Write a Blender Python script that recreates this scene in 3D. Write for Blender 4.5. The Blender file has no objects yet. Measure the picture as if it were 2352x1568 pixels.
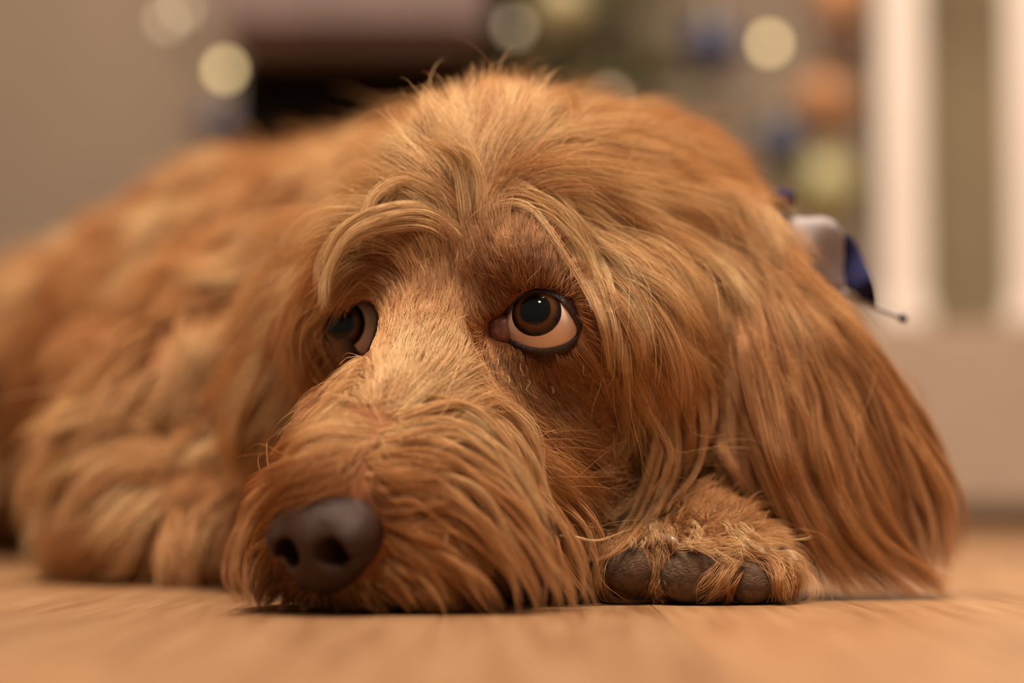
import bpy, bmesh, math, time
import numpy as np
from mathutils import Vector, Matrix, kdtree

T0 = time.time()
# ------------------------------------------------------------------ camera
S = bpy.context.scene
COL = S.collection
CAM_H, LENS, SENSOR = 0.0364, 80.0, 36.0
FPX = 2352 * LENS / SENSOR
PITCH = math.atan((1130 - 784) / FPX)
cam_d = bpy.data.cameras.new('camera')
cam = bpy.data.objects.new('camera', cam_d)
COL.objects.link(cam)
cam.location = (0, 0, CAM_H)
cam.rotation_euler = (math.pi / 2 + PITCH, 0, 0)
cam_d.lens = LENS; cam_d.sensor_width = SENSOR; cam_d.clip_start = 0.02; cam_d.clip_end = 50
cam_d.dof.use_dof = True
cam_d.dof.focus_distance = 0.727
cam_d.dof.aperture_fstop = 3.4
S.camera = cam
# ------------------------------------------------------------------ world, lights, exposure
wd = bpy.data.worlds.new('room_light'); S.world = wd; wd.use_nodes = True
wd.node_tree.nodes['Background'].inputs[0].default_value = (1.0, 0.83, 0.67, 1)
wd.node_tree.nodes['Background'].inputs[1].default_value = 0.26

def area(name, loc, target, size, power, color=(1.0, 0.84, 0.68), shape='DISK'):
    l = bpy.data.lights.new(name, 'AREA'); l.shape = shape; l.size = size; l.energy = power; l.color = color
    o = bpy.data.objects.new(name, l); COL.objects.link(o); o.location = loc
    o.rotation_euler = (Vector(target) - Vector(loc)).to_track_quat('-Z', 'Y').to_euler()
    return o
area('ceiling_lamp', (0.10, 0.46, 2.30), (0, 0.85, 0), 0.45, 85)
area('ceiling_lamp_rear', (0.2, 1.9, 2.35), (0.1, 2.1, 0.2), 0.7, 37)
area('ceiling_lamp_front', (-0.25, -0.55, 2.2), (0, 0.75, 0.05), 0.22, 24)
S.view_settings.view_transform = 'Standard'
S.view_settings.look = 'None'
S.view_settings.gamma = 1.0
S.view_settings.use_curve_mapping = False
S.view_settings.exposure = 0.0
S.cycles.max_bounces = 3
S.cycles.diffuse_bounces = 1
S.cycles.glossy_bounces = 2
S.cycles.transmission_bounces = 4
S.cycles.adaptive_threshold = 0.05
S.cycles.use_light_tree = False
S.cycles.caustics_reflective = False
S.cycles.caustics_refractive = False
S.cycles.sample_clamp_indirect = 4.0

# ------------------------------------------------------------------ helpers
CP, SP = math.cos(PITCH), math.sin(PITCH)
CAMP = np.array([0, 0, CAM_H])
def W(px, py, d):
    """point of the place that lies d metres ahead of the camera, seen at a photo pixel"""
    a = (px - 1176) / FPX * d; b = (784 - py) / FPX * d
    return np.array([a, CP * d - SP * b, CAM_H + SP * d + CP * b])
def proj(p):
    q = np.asarray(p) - CAMP
    d = q[..., 1] * CP + q[..., 2] * SP
    b = -q[..., 1] * SP + q[..., 2] * CP
    return 1176 + q[..., 0] / d * FPX, 784 - b / d * FPX, d
def nrm(v):
    v = np.asarray(v, float)
    return v / np.maximum(np.linalg.norm(v, axis=-1, keepdims=True), 1e-9)

def mesh_obj(name, verts, faces, mat=None, parent=None, smooth=True):
    me = bpy.data.meshes.new(name)
    me.from_pydata([tuple(map(float, v)) for v in verts], [], [tuple(map(int, f)) for f in faces])
    me.validate(); me.update()
    if smooth: me.polygons.foreach_set('use_smooth', [True] * len(me.polygons))
    if mat: me.materials.append(mat)
    o = bpy.data.objects.new(name, me); COL.objects.link(o)
    if parent: o.parent = parent
    return o
def bm_obj(name, bm, mat=None, parent=None, smooth=True):
    me = bpy.data.meshes.new(name); bm.to_mesh(me); bm.free()
    if smooth: me.polygons.foreach_set('use_smooth', [True] * len(me.polygons))
    if mat: me.materials.append(mat)
    o = bpy.data.objects.new(name, me); COL.objects.link(o)
    if parent: o.parent = parent
    return o
def tag(o, label=None, cat=None, group=None, kind=None):
    for k, v in (('label', label), ('category', cat), ('group', group), ('kind', kind)):
        if v: o[k] = v
    return o
def empty(name, loc=(0, 0, 0)):
    o = bpy.data.objects.new(name, None); COL.objects.link(o); o.location = loc; o.empty_display_size = 0.05
    return o

def mat_new(name):
    m = bpy.data.materials.new(name); m.use_nodes = True
    return m, m.node_tree, m.node_tree.nodes['Principled BSDF']
def simple(name, col, rough=0.6, spec=0.4, noise=None, bump=None, metallic=0.0, coat=0.0):
    m, nt, b = mat_new(name)
    b.inputs['Roughness'].default_value = rough
    b.inputs['Specular IOR Level'].default_value = spec
    b.inputs['Metallic'].default_value = metallic
    b.inputs['Coat Weight'].default_value = coat
    b.inputs['Base Color'].default_value = (*col, 1)
    tc = nt.nodes.new('ShaderNodeTexCoord')
    if noise:
        sc, amt = noise
        n = nt.nodes.new('ShaderNodeTexNoise'); n.inputs['Scale'].default_value = sc; n.inputs['Detail'].default_value = 6
        nt.links.new(tc.outputs['Object'], n.inputs['Vector'])
        r = nt.nodes.new('ShaderNodeValToRGB')
        r.color_ramp.elements[0].position = 0.3; r.color_ramp.elements[1].position = 0.7
        r.color_ramp.elements[0].color = (*[c * (1 - amt) for c in col], 1)
        r.color_ramp.elements[1].color = (*[min(1, c * (1 + amt)) for c in col], 1)
        nt.links.new(n.outputs['Fac'], r.inputs['Fac']); nt.links.new(r.outputs['Color'], b.inputs['Base Color'])
    if bump:
        sc, st = bump
        n2 = nt.nodes.new('ShaderNodeTexNoise'); n2.inputs['Scale'].default_value = sc; n2.inputs['Detail'].default_value = 4
        nt.links.new(tc.outputs['Object'], n2.inputs['Vector'])
        bp = nt.nodes.new('ShaderNodeBump'); bp.inputs['Strength'].default_value = st; bp.inputs['Distance'].default_value = 0.001
        nt.links.new(n2.outputs['Fac'], bp.inputs['Height']); nt.links.new(bp.outputs['Normal'], b.inputs['Normal'])
    return m

# ------------------------------------------------------------------ signed distance shapes
def d_capsule(p, a, b, ra, rb):
    a = np.asarray(a, np.float32); b = np.asarray(b, np.float32)
    ab = b - a; L2 = float(ab @ ab) + 1e-12
    t = np.clip(((p - a) @ ab) / L2, 0, 1)
    q = p - a - t[..., None] * ab
    return np.sqrt((q * q).sum(-1)) - (ra + (rb - ra) * t)
def d_ellip(p, c, R, r):
    q = (p - np.asarray(c, np.float32)) @ np.asarray(R, np.float32).T
    r = np.asarray(r, np.float32)
    k0 = np.sqrt(((q / r) ** 2).sum(-1)); k1 = np.sqrt(((q / (r * r)) ** 2).sum(-1))
    return np.where(k1 > 1e-6, k0 * (k0 - 1) / np.maximum(k1, 1e-6), -float(min(r)))
def smin(a, b, k):
    h = np.maximum(k - np.abs(a - b), 0) / k
    return np.minimum(a, b) - h * h * k * 0.25
class Field:
    """signed distance on a regular grid, filled by smooth unions and cuts"""
    def __init__(self, lo, hi, h, far=0.05):
        self.lo = np.asarray(lo, float); self.h = h; self.far = far
        self.n = np.ceil((np.asarray(hi) - self.lo) / h).astype(int) + 1
        self.v = np.full(self.n, far, np.float32)
    def sub(self, lo, hi):
        i0 = np.clip(np.floor((lo - self.lo) / self.h).astype(int), 0, self.n - 1)
        i1 = np.clip(np.ceil((hi - self.lo) / self.h).astype(int) + 1, 1, self.n)
        ax = [self.lo[k] + self.h * np.arange(i0[k], i1[k]) for k in range(3)]
        P = np.stack(np.meshgrid(*ax, indexing='ij'), -1).astype(np.float32)
        return tuple(slice(i0[k], i1[k]) for k in range(3)), P
    def add(self, fn, lo, hi, k):
        s, P = self.sub(np.asarray(lo) - self.far - k, np.asarray(hi) + self.far + k)
        self.v[s] = smin(self.v[s], np.minimum(fn(P), self.far + k), k)
    def cut(self, fn, lo, hi, k):
        s, P = self.sub(np.asarray(lo) - k - 2 * self.h, np.asarray(hi) + k + 2 * self.h)
        self.v[s] = -smin(-self.v[s], fn(P), k)
    def cap(self, a, b, ra, rb, k=0.012, cut=False):
        a = np.asarray(a, float); b = np.asarray(b, float); r = max(ra, rb)
        (self.cut if cut else self.add)(lambda P: d_capsule(P, a, b, ra, rb), np.minimum(a, b) - r, np.maximum(a, b) + r, k)
    def ball(self, c, r, k=0.012, cut=False): self.cap(c, np.asarray(c) + 1e-6, r, r, k, cut)
    def ell(self, c, R, r, k=0.012, cut=False):
        m = max(r); c = np.asarray(c, float)
        (self.cut if cut else self.add)(lambda P: d_ellip(P, c, R, r), c - m, c + m, k)
    def at(self, p):
        g = (p - self.lo) / self.h
        g = np.clip(g, 0, self.n - 1.001)
        i = g.astype(int); f = (g - i).astype(np.float32)
        x, y, z = i[..., 0], i[..., 1], i[..., 2]; fx, fy, fz = f[..., 0], f[..., 1], f[..., 2]
        v = self.v
        c00 = v[x, y, z] * (1 - fx) + v[x + 1, y, z] * fx
        c10 = v[x, y + 1, z] * (1 - fx) + v[x + 1, y + 1, z] * fx
        c01 = v[x, y, z + 1] * (1 - fx) + v[x + 1, y, z + 1] * fx
        c11 = v[x, y + 1, z + 1] * (1 - fx) + v[x + 1, y + 1, z + 1] * fx
        return (c00 * (1 - fy) + c10 * fy) * (1 - fz) + (c01 * (1 - fy) + c11 * fy) * fz
    def grad(self, p):
        e = self.h * 0.7; o = np.eye(3) * e
        return nrm(np.stack([self.at(p + o[k]) - self.at(p - o[k]) for k in range(3)], -1))
    def mesh(self):
        """naive surface nets"""
        v = self.v; ins = v < 0
        n = np.array(v.shape)
        act = np.zeros(n - 1, bool); base = ins[:-1, :-1, :-1]
        corners = [(i, j, k) for i in (0, 1) for j in (0, 1) for k in (0, 1)]
        sl = lambda c: tuple(slice(c[a], n[a] - 1 + c[a]) for a in range(3))
        for c in corners[1:]: act |= ins[sl(c)] != base
        idx = np.argwhere(act)
        ids = np.full(n - 1, -1, np.int64); ids[tuple(idx.T)] = np.arange(len(idx))
        acc = np.zeros((len(idx), 3)); cnt = np.zeros(len(idx))
        for c in corners:
            for a in range(3):
                if c[a] == 0:
                    e = list(c); e[a] = 1
                    va = v[tuple((idx + c).T)]; vb = v[tuple((idx + e).T)]
                    m = (va < 0) != (vb < 0)
                    t = np.where(m, va / np.where(m, va - vb, 1), 0)
                    pt = np.tile(np.array(c, float), (len(idx), 1)); pt[:, a] += t
                    acc[m] += pt[m]; cnt[m] += 1
        V = self.lo + self.h * (idx + acc / cnt[:, None])
        F = []
        for a in range(3):
            b, c = (a + 1) % 3, (a + 2) % 3
            e = np.zeros(3, int); e[a] = 1
            s0 = [slice(1, -1)] * 3; s0[a] = slice(0, -1)
            s1 = [slice(1, -1)] * 3; s1[a] = slice(1, None)
            x = ins[tuple(s0)]; y = ins[tuple(s1)]
            off = np.ones(3, int); off[a] = 0
            for flip, m in ((False, x & ~y), (True, ~x & y)):
                q = np.argwhere(m) + off
                eb = np.zeros(3, int); eb[b] = 1
                ec = np.zeros(3, int); ec[c] = 1
                f = np.stack([ids[tuple((q - o).T)] for o in (0 * e, eb, eb + ec, ec)], -1)
                F.append(f[:, ::-1] if flip else f)
        F = np.concatenate(F); F = F[(F >= 0).all(1)]
        return V, F

# ================================================================== THE DOG: skin
# frame of the head: middle of the eyes, muzzle axis f, the dog's left l, up u
EN = W(1246, 742, 0.7415)          # near eyeball centre
EF = W(824, 762, 0.770)            # far eyeball centre
NOSE = W(748, 1222, 0.672)
HM = (EN + EF) / 2
hl = nrm(EN - EF)
hf = NOSE - HM; hf = nrm(hf - hl * (hf @ hl)); hu = np.cross(hf, hl); hu = hu if hu[2] > 0 else -hu
HR = np.stack([hf, hl, hu])
def H(f, l, u): return HM + (f * hf + l * hl + u * hu) * 0.001
mm = 0.001
D = Field((-0.56, 0.60, -0.004), (0.20, 1.66, 0.26), 0.0035)
# torso lying on the floor, running to the left and away
for c0, c1, r0, r1 in (((-35, 1060, 108), (-140, 1210, 106), 86, 86), ((-140, 1210, 106), (-250, 1350, 92), 86, 75),
                       ((-250, 1350, 92), (-390, 1480, 46), 74, 46), ((-60, 1010, 80), (-20, 940, 85), 76, 62)):
    D.cap(np.array(c0) * mm, np.array(c1) * mm, r0 * mm, r1 * mm, 0.03)
# haunch and folded hind leg
D.ell(np.array((-345, 1360, 66)) * mm, np.eye(3), (.080, .080, .058), .03)
D.cap(np.array((-330, 1270, 35)) * mm, np.array((-420, 1180, 25)) * mm, .030, .022, .02)
# neck
D.cap(W(1410, 640, .89), W(1150, 660, 1.0), .052, .070, .03)
D.cap(W(1330, 620, .83), W(1450, 660, .89), .048, .053, .02)
# cranium, face
D.ball(H(-54, 0, -1), .045, .02)
D.ball(H(-30, 0, 6), .036, .015)
for s in (1, -1):
    D.ball(H(-8, s * 29, 17), .0125, .012)     # brow ridge
    D.ball(H(-3, s * 34, 0), .0145, .008)      # lids
    D.ball(H(-18, s * 38, -20), .022, .015)    # cheek bone
    D.ball(H(-48, s * 36, -34), .030, .02)     # jaw muscle
    D.ell(H(66, s * 15, -12), HR, (.030, .016, .019), .012)   # flews
    D.ell(H(78, s * 19, -25), HR, (.026, .014, .016), .012)
D.cap(H(-4, 0, 0), H(92, 0, 2), .021, .0145, .012)
D.cap(H(10, 0, -18), H(92, 0, -10), .030, .018, .012)
D.cap(H(91, 0, -24), H(10, 0, -52), .0145, .028, .012)
D.cap(H(6, 4, -56), H(-60, 0, -56), .032, .036, .02)
D.cap(H(30, 14, -40), H(-30, 26, -66), .024, .026, .015)
D.ball(H(86, -15, -31), .0125, .010)
# ears
D.cap(W(1660, 590, .815), W(1790, 820, .80), .014, .016, .012)
D.cap(W(1790, 820, .80), W(1930, 1120, .79), .016, .010, .012)
D.cap(W(1740, 640, .82), W(1960, 930, .805), .014, .012, .012)
D.cap(W(760, 600, .84), W(640, 960, .84), .013, .012, .012)
# right foreleg: upper arm, elbow, forearm on the floor
D.cap(W(800, 700, 1.0), W(420, 960, .95), .050, .040, .03)
D.cap(W(420, 960, .95), W(305, 1145, .93), .040, .027, .02)
D.cap(W(315, 1190, .925), W(620, 1240, .88), .029, .022, .02)
# left foreleg: folded under the cheek, paw turned up in front
D.cap(W(1500, 800, .95), W(1640, 1220, .91), .036, .022, .02)
D.cap(W(1640, 1225, .91), W(1600, 1262, .765), .021, .0165, .012)
D.ell(W(1590, 1285, .757), np.eye(3), (.029, .016, .0150), .010)
for (px, py, r) in ((1440, 1300, 8.8), (1590, 1305, 10.5), (1715, 1325, 9.0), (1775, 1320, 7)):
    D.ball(W(px, py, .745), r * mm, .006)
# openings for the eyes
def eye_frame(E):
    z = nrm(CAMP - E); x = nrm(np.cross([0, 0, 1.], z)); y = np.cross(z, x)
    return np.stack([x, y, z])
FN, FF = eye_frame(EN), eye_frame(EF)
D.cap(EN + FN[2] * .004, EN + FN[2] * .03, .0112, .0125, .003, cut=True)
D.cap(EN + (FN[0] * -13.5 + FN[1] * -2.0 + FN[2] * 1.0) * mm, EN + (FN[0] * -14.0 + FN[1] * -2 + FN[2] * 30) * mm, .0042, .0050, .003, cut=True)
D.cap(EF + FF[2] * .002 + FF[0] * .000, EF + FF[2] * .03, .0105, .0110, .003, cut=True)
D.cap(EF + (FF[0] * 3.5 + FF[1] * -3.0 + FF[2] * 8) * mm, EF + (FF[0] * 2.5 + FF[1] * -3 + FF[2] * 40) * mm, .0060, .0060, .004, cut=True)
nh = nrm([hf[0], hf[1], 0]); nf = nrm(nh * 0.97 + np.array([0, 0, -0.20])); nl = nrm(hl - nf * (hl @ nf)); nu = np.cross(nf, nl); nu = nu if nu[2] > 0 else -nu
NC = W(750, 1240, 0.676)
def NP(f, l, u): return NC + (f * nf + l * nl + u * nu) * mm
NR = np.stack([nf, nl, nu])
D.ell(NP(2, 0, -1), NR, (.0105, .0130, .0095), .002, cut=True)   # hollow behind the nose leather
# nothing sinks into the floor
s, P = D.sub(D.lo, D.lo + D.h * D.n)
D.v = np.maximum(D.v, -(D.lo[2] + D.h * np.arange(D.n[2]) - 0.0015)[None, None, :].astype(np.float32))
del P
print('sdf', time.time() - T0)

DOG = empty('dog', (0, 0.80, 0))
tag(DOG, 'curly ginger long-haired dog lying with its chin on the wooden floor', 'dog')
INV = Matrix.Translation((0, -0.80, 0))
def dogpart(o):
    o.parent = DOG; o.matrix_parent_inverse = INV
    return o

SV, SF = D.mesh()
me = bpy.data.meshes.new('body')
me.vertices.add(len(SV)); me.vertices.foreach_set('co', SV.astype(np.float32).ravel())
me.loops.add(SF.size); me.loops.foreach_set('vertex_index', SF.astype(np.int32).ravel())
me.polygons.add(len(SF)); me.polygons.foreach_set('loop_start', np.arange(0, SF.size, 4, dtype=np.int32))
me.polygons.foreach_set('use_smooth', np.ones(len(SF), bool))
me.update(); me.validate()
m_skin = simple('skin', (0.26, 0.10, 0.04), 0.8, 0.15)
me.materials.append(m_skin)
body = dogpart(bpy.data.objects.new('body', me)); COL.objects.link(body)
print('skin', len(SV), len(SF), time.time() - T0)

# ------------------------------------------------------------------ eyes
m_sclera = simple('eye_white', (0.78, 0.55, 0.44), 0.15, 0.35, noise=(180, 0.06))
def iris_mat():
    m, nt, b = mat_new('iris'); b.inputs['Roughness'].default_value = 0.05; b.inputs['Specular IOR Level'].default_value = 0.28
    tc = nt.nodes.new('ShaderNodeTexCoord'); n = nt.nodes.new('ShaderNodeTexNoise'); n.inputs['Scale'].default_value = 700
    at = nt.nodes.new('ShaderNodeAttribute'); at.attribute_name = 'ring'
    ad = nt.nodes.new('ShaderNodeMath'); ad.operation = 'MULTIPLY_ADD'; ad.inputs[1].default_value = 0.25
    sb = nt.nodes.new('ShaderNodeMath'); sb.operation = 'SUBTRACT'; sb.inputs[1].default_value = 0.125
    nt.links.new(tc.outputs['Object'], n.inputs['Vector']); nt.links.new(n.outputs['Fac'], ad.inputs[0]); nt.links.new(at.outputs['Fac'], ad.inputs[2])
    nt.links.new(ad.outputs[0], sb.inputs[0])
    r = nt.nodes.new('ShaderNodeValToRGB'); e = r.color_ramp.elements
    e[0].position = 0.0; e[0].color = (0.012, 0.008, 0.006, 1); e[1].position = 1.0; e[1].color = (0.010, 0.006, 0.004, 1)
    for p, c in ((0.12, (0.02, 0.008, 0.004, 1)), (0.40, (0.095, 0.032, 0.008, 1)), (0.62, (0.045, 0.015, 0.005, 1)), (0.78, (0.008, 0.005, 0.004, 1))):
        x = e.new(p); x.color = c
    nt.links.new(sb.outputs[0], r.inputs['Fac']); nt.links.new(r.outputs['Color'], b.inputs['Base Color'])
    return m
m_iris = iris_mat()
m_pupil = simple('pupil', (0.003, 0.003, 0.003), 0.05, 0.28)
RE = 0.0125
def cap_mesh(name, E, ax, a0, a1, R, bulge, mat, parent, lift=0.0, ring=False):
    """spherical zone between the polar angles a0 and a1 about the gaze axis"""
    x = nrm(np.cross(ax, [0.3, 0.2, 0.9])); y = np.cross(ax, x)
    n, mseg = 14, 48; V = []; F = []; att = []
    for i in range(n + 1):
        a = a0 + (a1 - a0) * i / n
        rr = R + lift + bulge * math.exp(-(a / 0.62) ** 4)
        for j in range(mseg):
            t = 2 * math.pi * j / mseg
            V.append(E + rr * (math.cos(a) * ax + math.sin(a) * (math.cos(t) * x + math.sin(t) * y))); att.append(i / n)
    for i in range(n):
        for j in range(mseg):
            k = (j + 1) % mseg
            F.append((i * mseg + j, i * mseg + k, (i + 1) * mseg + k, (i + 1) * mseg + j)[::-1])
    o = mesh_obj(name, V, F, mat)
    if ring:
        a = o.data.attributes.new('ring', 'FLOAT', 'POINT'); a.data.foreach_set('value', att)
    o.parent = parent
    o.matrix_parent_inverse = INV if parent is DOG else Matrix.Identity(4)
    return o
def eye(E, F, gx, gy, label):
    ax = nrm(F[0] * gx + F[1] * gy + F[2] * math.sqrt(1 - gx * gx - gy * gy))
    ball = cap_mesh('eyeball', E, ax, 0.001, 3.14, RE, 0.0010, m_sclera, DOG)
    ball['label'] = label
    cap_mesh('iris', E, ax, 0.30, 0.69, RE, 0.0010, m_iris, ball, 0.00012, ring=True)
    cap_mesh('pupil', E, ax, 0.001, 0.38, RE, 0.0010, m_pupil, ball, 0.00020)
    return ball
eye(EN, FN, -0.19, 0.35, 'brown eye rolled upward with pale crescent below')
eye(EF, FF, -0.50, 0.20, 'far brown eye with pale sliver of white')

m_lid = simple('eyelid_skin', (0.035, 0.018, 0.014), 0.38, 0.4, noise=(900, 0.4), bump=(1500, 0.5))
nt = m_lid.node_tree; b = nt.nodes['Principled BSDF']; mixn = nt.nodes.new('ShaderNodeMix'); mixn.data_type = 'RGBA'
at = nt.nodes.new('ShaderNodeAttribute'); at.attribute_name = 'outward'
nt.links.new(b.inputs['Base Color'].links[0].from_socket, mixn.inputs[6]); mixn.inputs[7].default_value = (0.13, 0.045, 0.018, 1)
nt.links.new(at.outputs['Fac'], mixn.inputs[0]); nt.links.new(mixn.outputs[2], b.inputs['Base Color'])
m_tear = simple('tear_corner', (0.20, 0.075, 0.05), 0.3, 0.5, noise=(500, 0.3), bump=(900, 0.4))
def smooth_loop(pts, n):
    pts = np.asarray(pts, float); m = len(pts); out = []
    for i in range(n):
        u = i / n * m; k = int(u); t = u - k
        p0, p1, p2, p3 = pts[(k - 1) % m], pts[k % m], pts[(k + 1) % m], pts[(k + 2) % m]
        out.append(0.5 * ((2 * p1) + (-p0 + p2) * t + (2 * p0 - 5 * p1 + 4 * p2 - p3) * t * t + (-p0 + 3 * p1 - 3 * p2 + p3) * t ** 3))
    return np.array(out)
EYES = []
def lids(E, F, poly, zmin, widths):
    sc = np.linalg.norm(CAMP - E) / FPX
    cx, cy, _ = proj(E)
    P = smooth_loop([((x - cx) * sc, (cy - y) * sc) for x, y in poly], 64)
    EYES.append((E, F, P))
    t = np.roll(P, -1, 0) - np.roll(P, 1, 0); nr = np.stack([t[:, 1], -t[:, 0]], -1); nr = nrm(nr)
    if ((P - P.mean(0)) * nr).sum() < 0: nr = -nr
    V = []; rows = widths; att = []
    for out, rise in rows:
        Q = P + nr * out * mm
        r = np.sqrt((Q * Q).sum(1)); RS = RE + rise * mm
        z = np.where(r < RS * .93, np.sqrt(np.maximum(RS ** 2 - r ** 2, 0)), RS * math.sqrt(1 - .93 ** 2) - (r - RS * .93) * 1.6)
        V += [E + q[0] * F[0] + q[1] * F[1] + zz * F[2] for q, zz in zip(Q, z)]
        att += [max(0, min(1, (out - 2.2) / 3.0))] * len(Q)
    n = len(P); Fc = []
    for i in range(len(rows) - 1):
        for j in range(n):
            k = (j + 1) % n
            Fc.append((i * n + j, i * n + k, (i + 1) * n + k, (i + 1) * n + j))
    o = dogpart(mesh_obj('eyelid', V, Fc, m_lid))
    a = o.data.attributes.new('outward', 'FLOAT', 'POINT'); a.data.foreach_set('value', att)
    o['label'] = 'dark brown eyelid rim'
    return o
lids(EN, FN, [(1128, 752), (1140, 735), (1168, 722), (1188, 692), (1228, 674), (1272, 684), (1306, 718), (1326, 758), (1316, 778), (1288, 793),
              (1245, 800), (1205, 793), (1178, 782), (1150, 788), (1132, 778)], .0045,
     [(-0.2, -0.4), (0.1, 0.5), (0.6, 1.0), (1.6, 1.2), (3.0, 1.0), (4.6, 0.2), (7, -2.2)])
lids(EF, FF, [(800, 745), (806, 718), (818, 700), (836, 693), (852, 703), (864, 724), (862, 750), (852, 784), (838, 812), (824, 808), (810, 782)], .005,
     [(-0.2, -0.4), (0.1, 0.4), (0.6, 0.8), (1.6, 1.0), (3.2, 1.0), (6, .9), (9, .2), (12, -2)])
bm = bmesh.new(); bmesh.ops.create_icosphere(bm, subdivisions=3, radius=1)
bmesh.ops.scale(bm, vec=(.0052, .0050, .003), verts=bm.verts)
o = bm_obj('tear_duct', bm, m_tear)
o.matrix_world = Matrix.Translation(EN + (FN[0] * -13.2 + FN[1] * -2.0 + FN[2] * 3.4) * mm) @ Matrix(FN.T.tolist()).to_4x4()
o.parent = DOG; o.matrix_parent_inverse = INV
o['label'] = 'pinkish inner corner of the eye'

# ------------------------------------------------------------------ nose
nose = Field(NC - .034, NC + .034, .0007, far=.01)
nose.ell(NP(-1, 0, 1), NR, (.0135, .0170, .0130), .002)
nose.ell(NP(-4, 0, 6), NR, (.014, .0160, .0080), .005)
for sgn in (1, -1):
    nose.ell(NP(3.0, sgn * 10.8, 1.0), NR, (.0085, .0064, .0070), .003)
nose.ell(NP(2, 0, -7), NR, (.0095, .0105, .0085), .004)
nose.ell(NP(8.5, 0, 0.5), NR, (.0050, .0048, .0060), .004)
for sgn in (1, -1):
    nose.cap(NP(15, sgn * 7.0, -1.8), NP(3.0, sgn * 8.0, -1.0), .0050, .0038, .0014, cut=True)
    nose.cap(NP(14, sgn * 7.2, -3.6), NP(9.5, sgn * 11.4, -5.8), .0034, .0027, .0010, cut=True)
    nose.cap(NP(10.0, sgn * 10.8, -5.4), NP(5.5, sgn * 14.6, -5.4), .0026, .0020, .0008, cut=True)
    nose.cap(NP(5.5, sgn * 14.8, -5.2), NP(0.5, sgn * 17.2, -1.5), .0019, .0012, .0008, cut=True)
nose.cap(NP(14.6, 0, -5), NP(9, 0, -16.5), .0006, .0009, .0010, cut=True)
V, Fc = nose.mesh()
m_nose = simple('nose_leather', (0.044, 0.020, 0.013), 0.42, 0.26, noise=(160, 0.3), bump=(1600, 0.5))
dogpart(mesh_obj('nose', V, Fc, m_nose))['label'] = 'dark brown leathery nose'

# ------------------------------------------------------------------ paw pads and claws
m_pad = simple('paw_pad', (0.115, 0.066, 0.038), 0.8, 0.25, noise=(420, 0.35), bump=(1300, 0.9))
m_claw = simple('claw', (0.34, 0.22, 0.14), 0.35, 0.5, noise=(300, 0.25))
PADS = []
def pad(px, py, d, rx, ry, rz, rot):
    bm = bmesh.new(); bmesh.ops.create_icosphere(bm, subdivisions=4, radius=1)
    for v in bm.verts:
        c = v.co
        c.x = math.copysign(abs(c.x) ** 0.9, c.x); c.z = math.copysign(abs(c.z) ** 0.9, c.z)
        c.z *= 1 + 0.12 * c.x
        c.x, c.y, c.z = c.x * rx, c.y * ry, c.z * rz
    PADS.append((W(px, py, d), rx, rz, rot))
    o = bm_obj('toe_pad', bm, m_pad); o.location = W(px, py, d); o.rotation_euler = (0.1, rot, 0)
    o.parent = DOG; o.matrix_parent_inverse = INV
pad(1441, 1309, .7385, .0082, .0065, .0072, 0.10)
pad(1588, 1322, .7365, .0102, .0072, .0088, -0.35)
pad(1722, 1340, .7385, .0070, .0062, .0070, -0.5)
def claw(pts, r0, r1):
    pts = [W(*p) for p in pts]; n = 12; V = []; F = []
    t = nrm(pts[-1] - pts[0]); x = nrm(np.cross(t, [0, 0, 1])); y = np.cross(t, x)
    for i, c in enumerate(pts):
        r = r0 + (r1 - r0) * (i / (len(pts) - 1))
        for j in range(n):
            a = 2 * math.pi * j / n
            V.append(c + r * (math.cos(a) * x * 0.8 + math.sin(a) * y))
    m = len(pts)
    for i in range(m - 1):
        for j in range(n): k = (j + 1) % n; F.append((i * n + j, i * n + k, (i + 1) * n + k, (i + 1) * n + j))
    F.append(tuple(range(n))[::-1]); F.append(tuple(range((m - 1) * n, m * n)))
    dogpart(mesh_obj('claw', V, F, m_claw))['label'] = 'blunt pale brown claw'
claw([(1490, 1240, .745), (1515, 1236, .741), (1538, 1239, .737), (1553, 1246, .734)], .0022, .0014)
claw([(1700, 1250, .747), (1728, 1258, .742), (1748, 1266, .739), (1756, 1274, .737)], .0020, .0012)
claw([(1785, 1262, .750), (1806, 1270, .746), (1822, 1280, .744), (1830, 1290, .742)], .0020, .0012)

# ================================================================== THE DOG: coat
rng = np.random.default_rng(7)
def raycast(px, py):
    """where the line of sight through a photo pixel meets the skin (nan if it misses)"""
    px = np.asarray(px, float); py = np.asarray(py, float)
    dirs = np.stack([(px - 1176) / FPX, CP - SP * (784 - py) / FPX, SP + CP * (784 - py) / FPX], -1)
    ln = np.linalg.norm(dirs, axis=-1, keepdims=True); dirs = dirs / ln
    t = np.full(px.shape, 0.62); hit = np.zeros(px.shape, bool)
    for _ in range(140):
        d = D.at(CAMP + dirs * t[..., None])
        hit |= d < 0.0004
        done = hit | (t > 1.75)
        if done.all(): break
        t = np.where(done, t, t + np.maximum(d, 0.0002) * 0.85)
    p = CAMP + dirs * t[..., None]
    p[~hit] = np.nan
    return p
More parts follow.
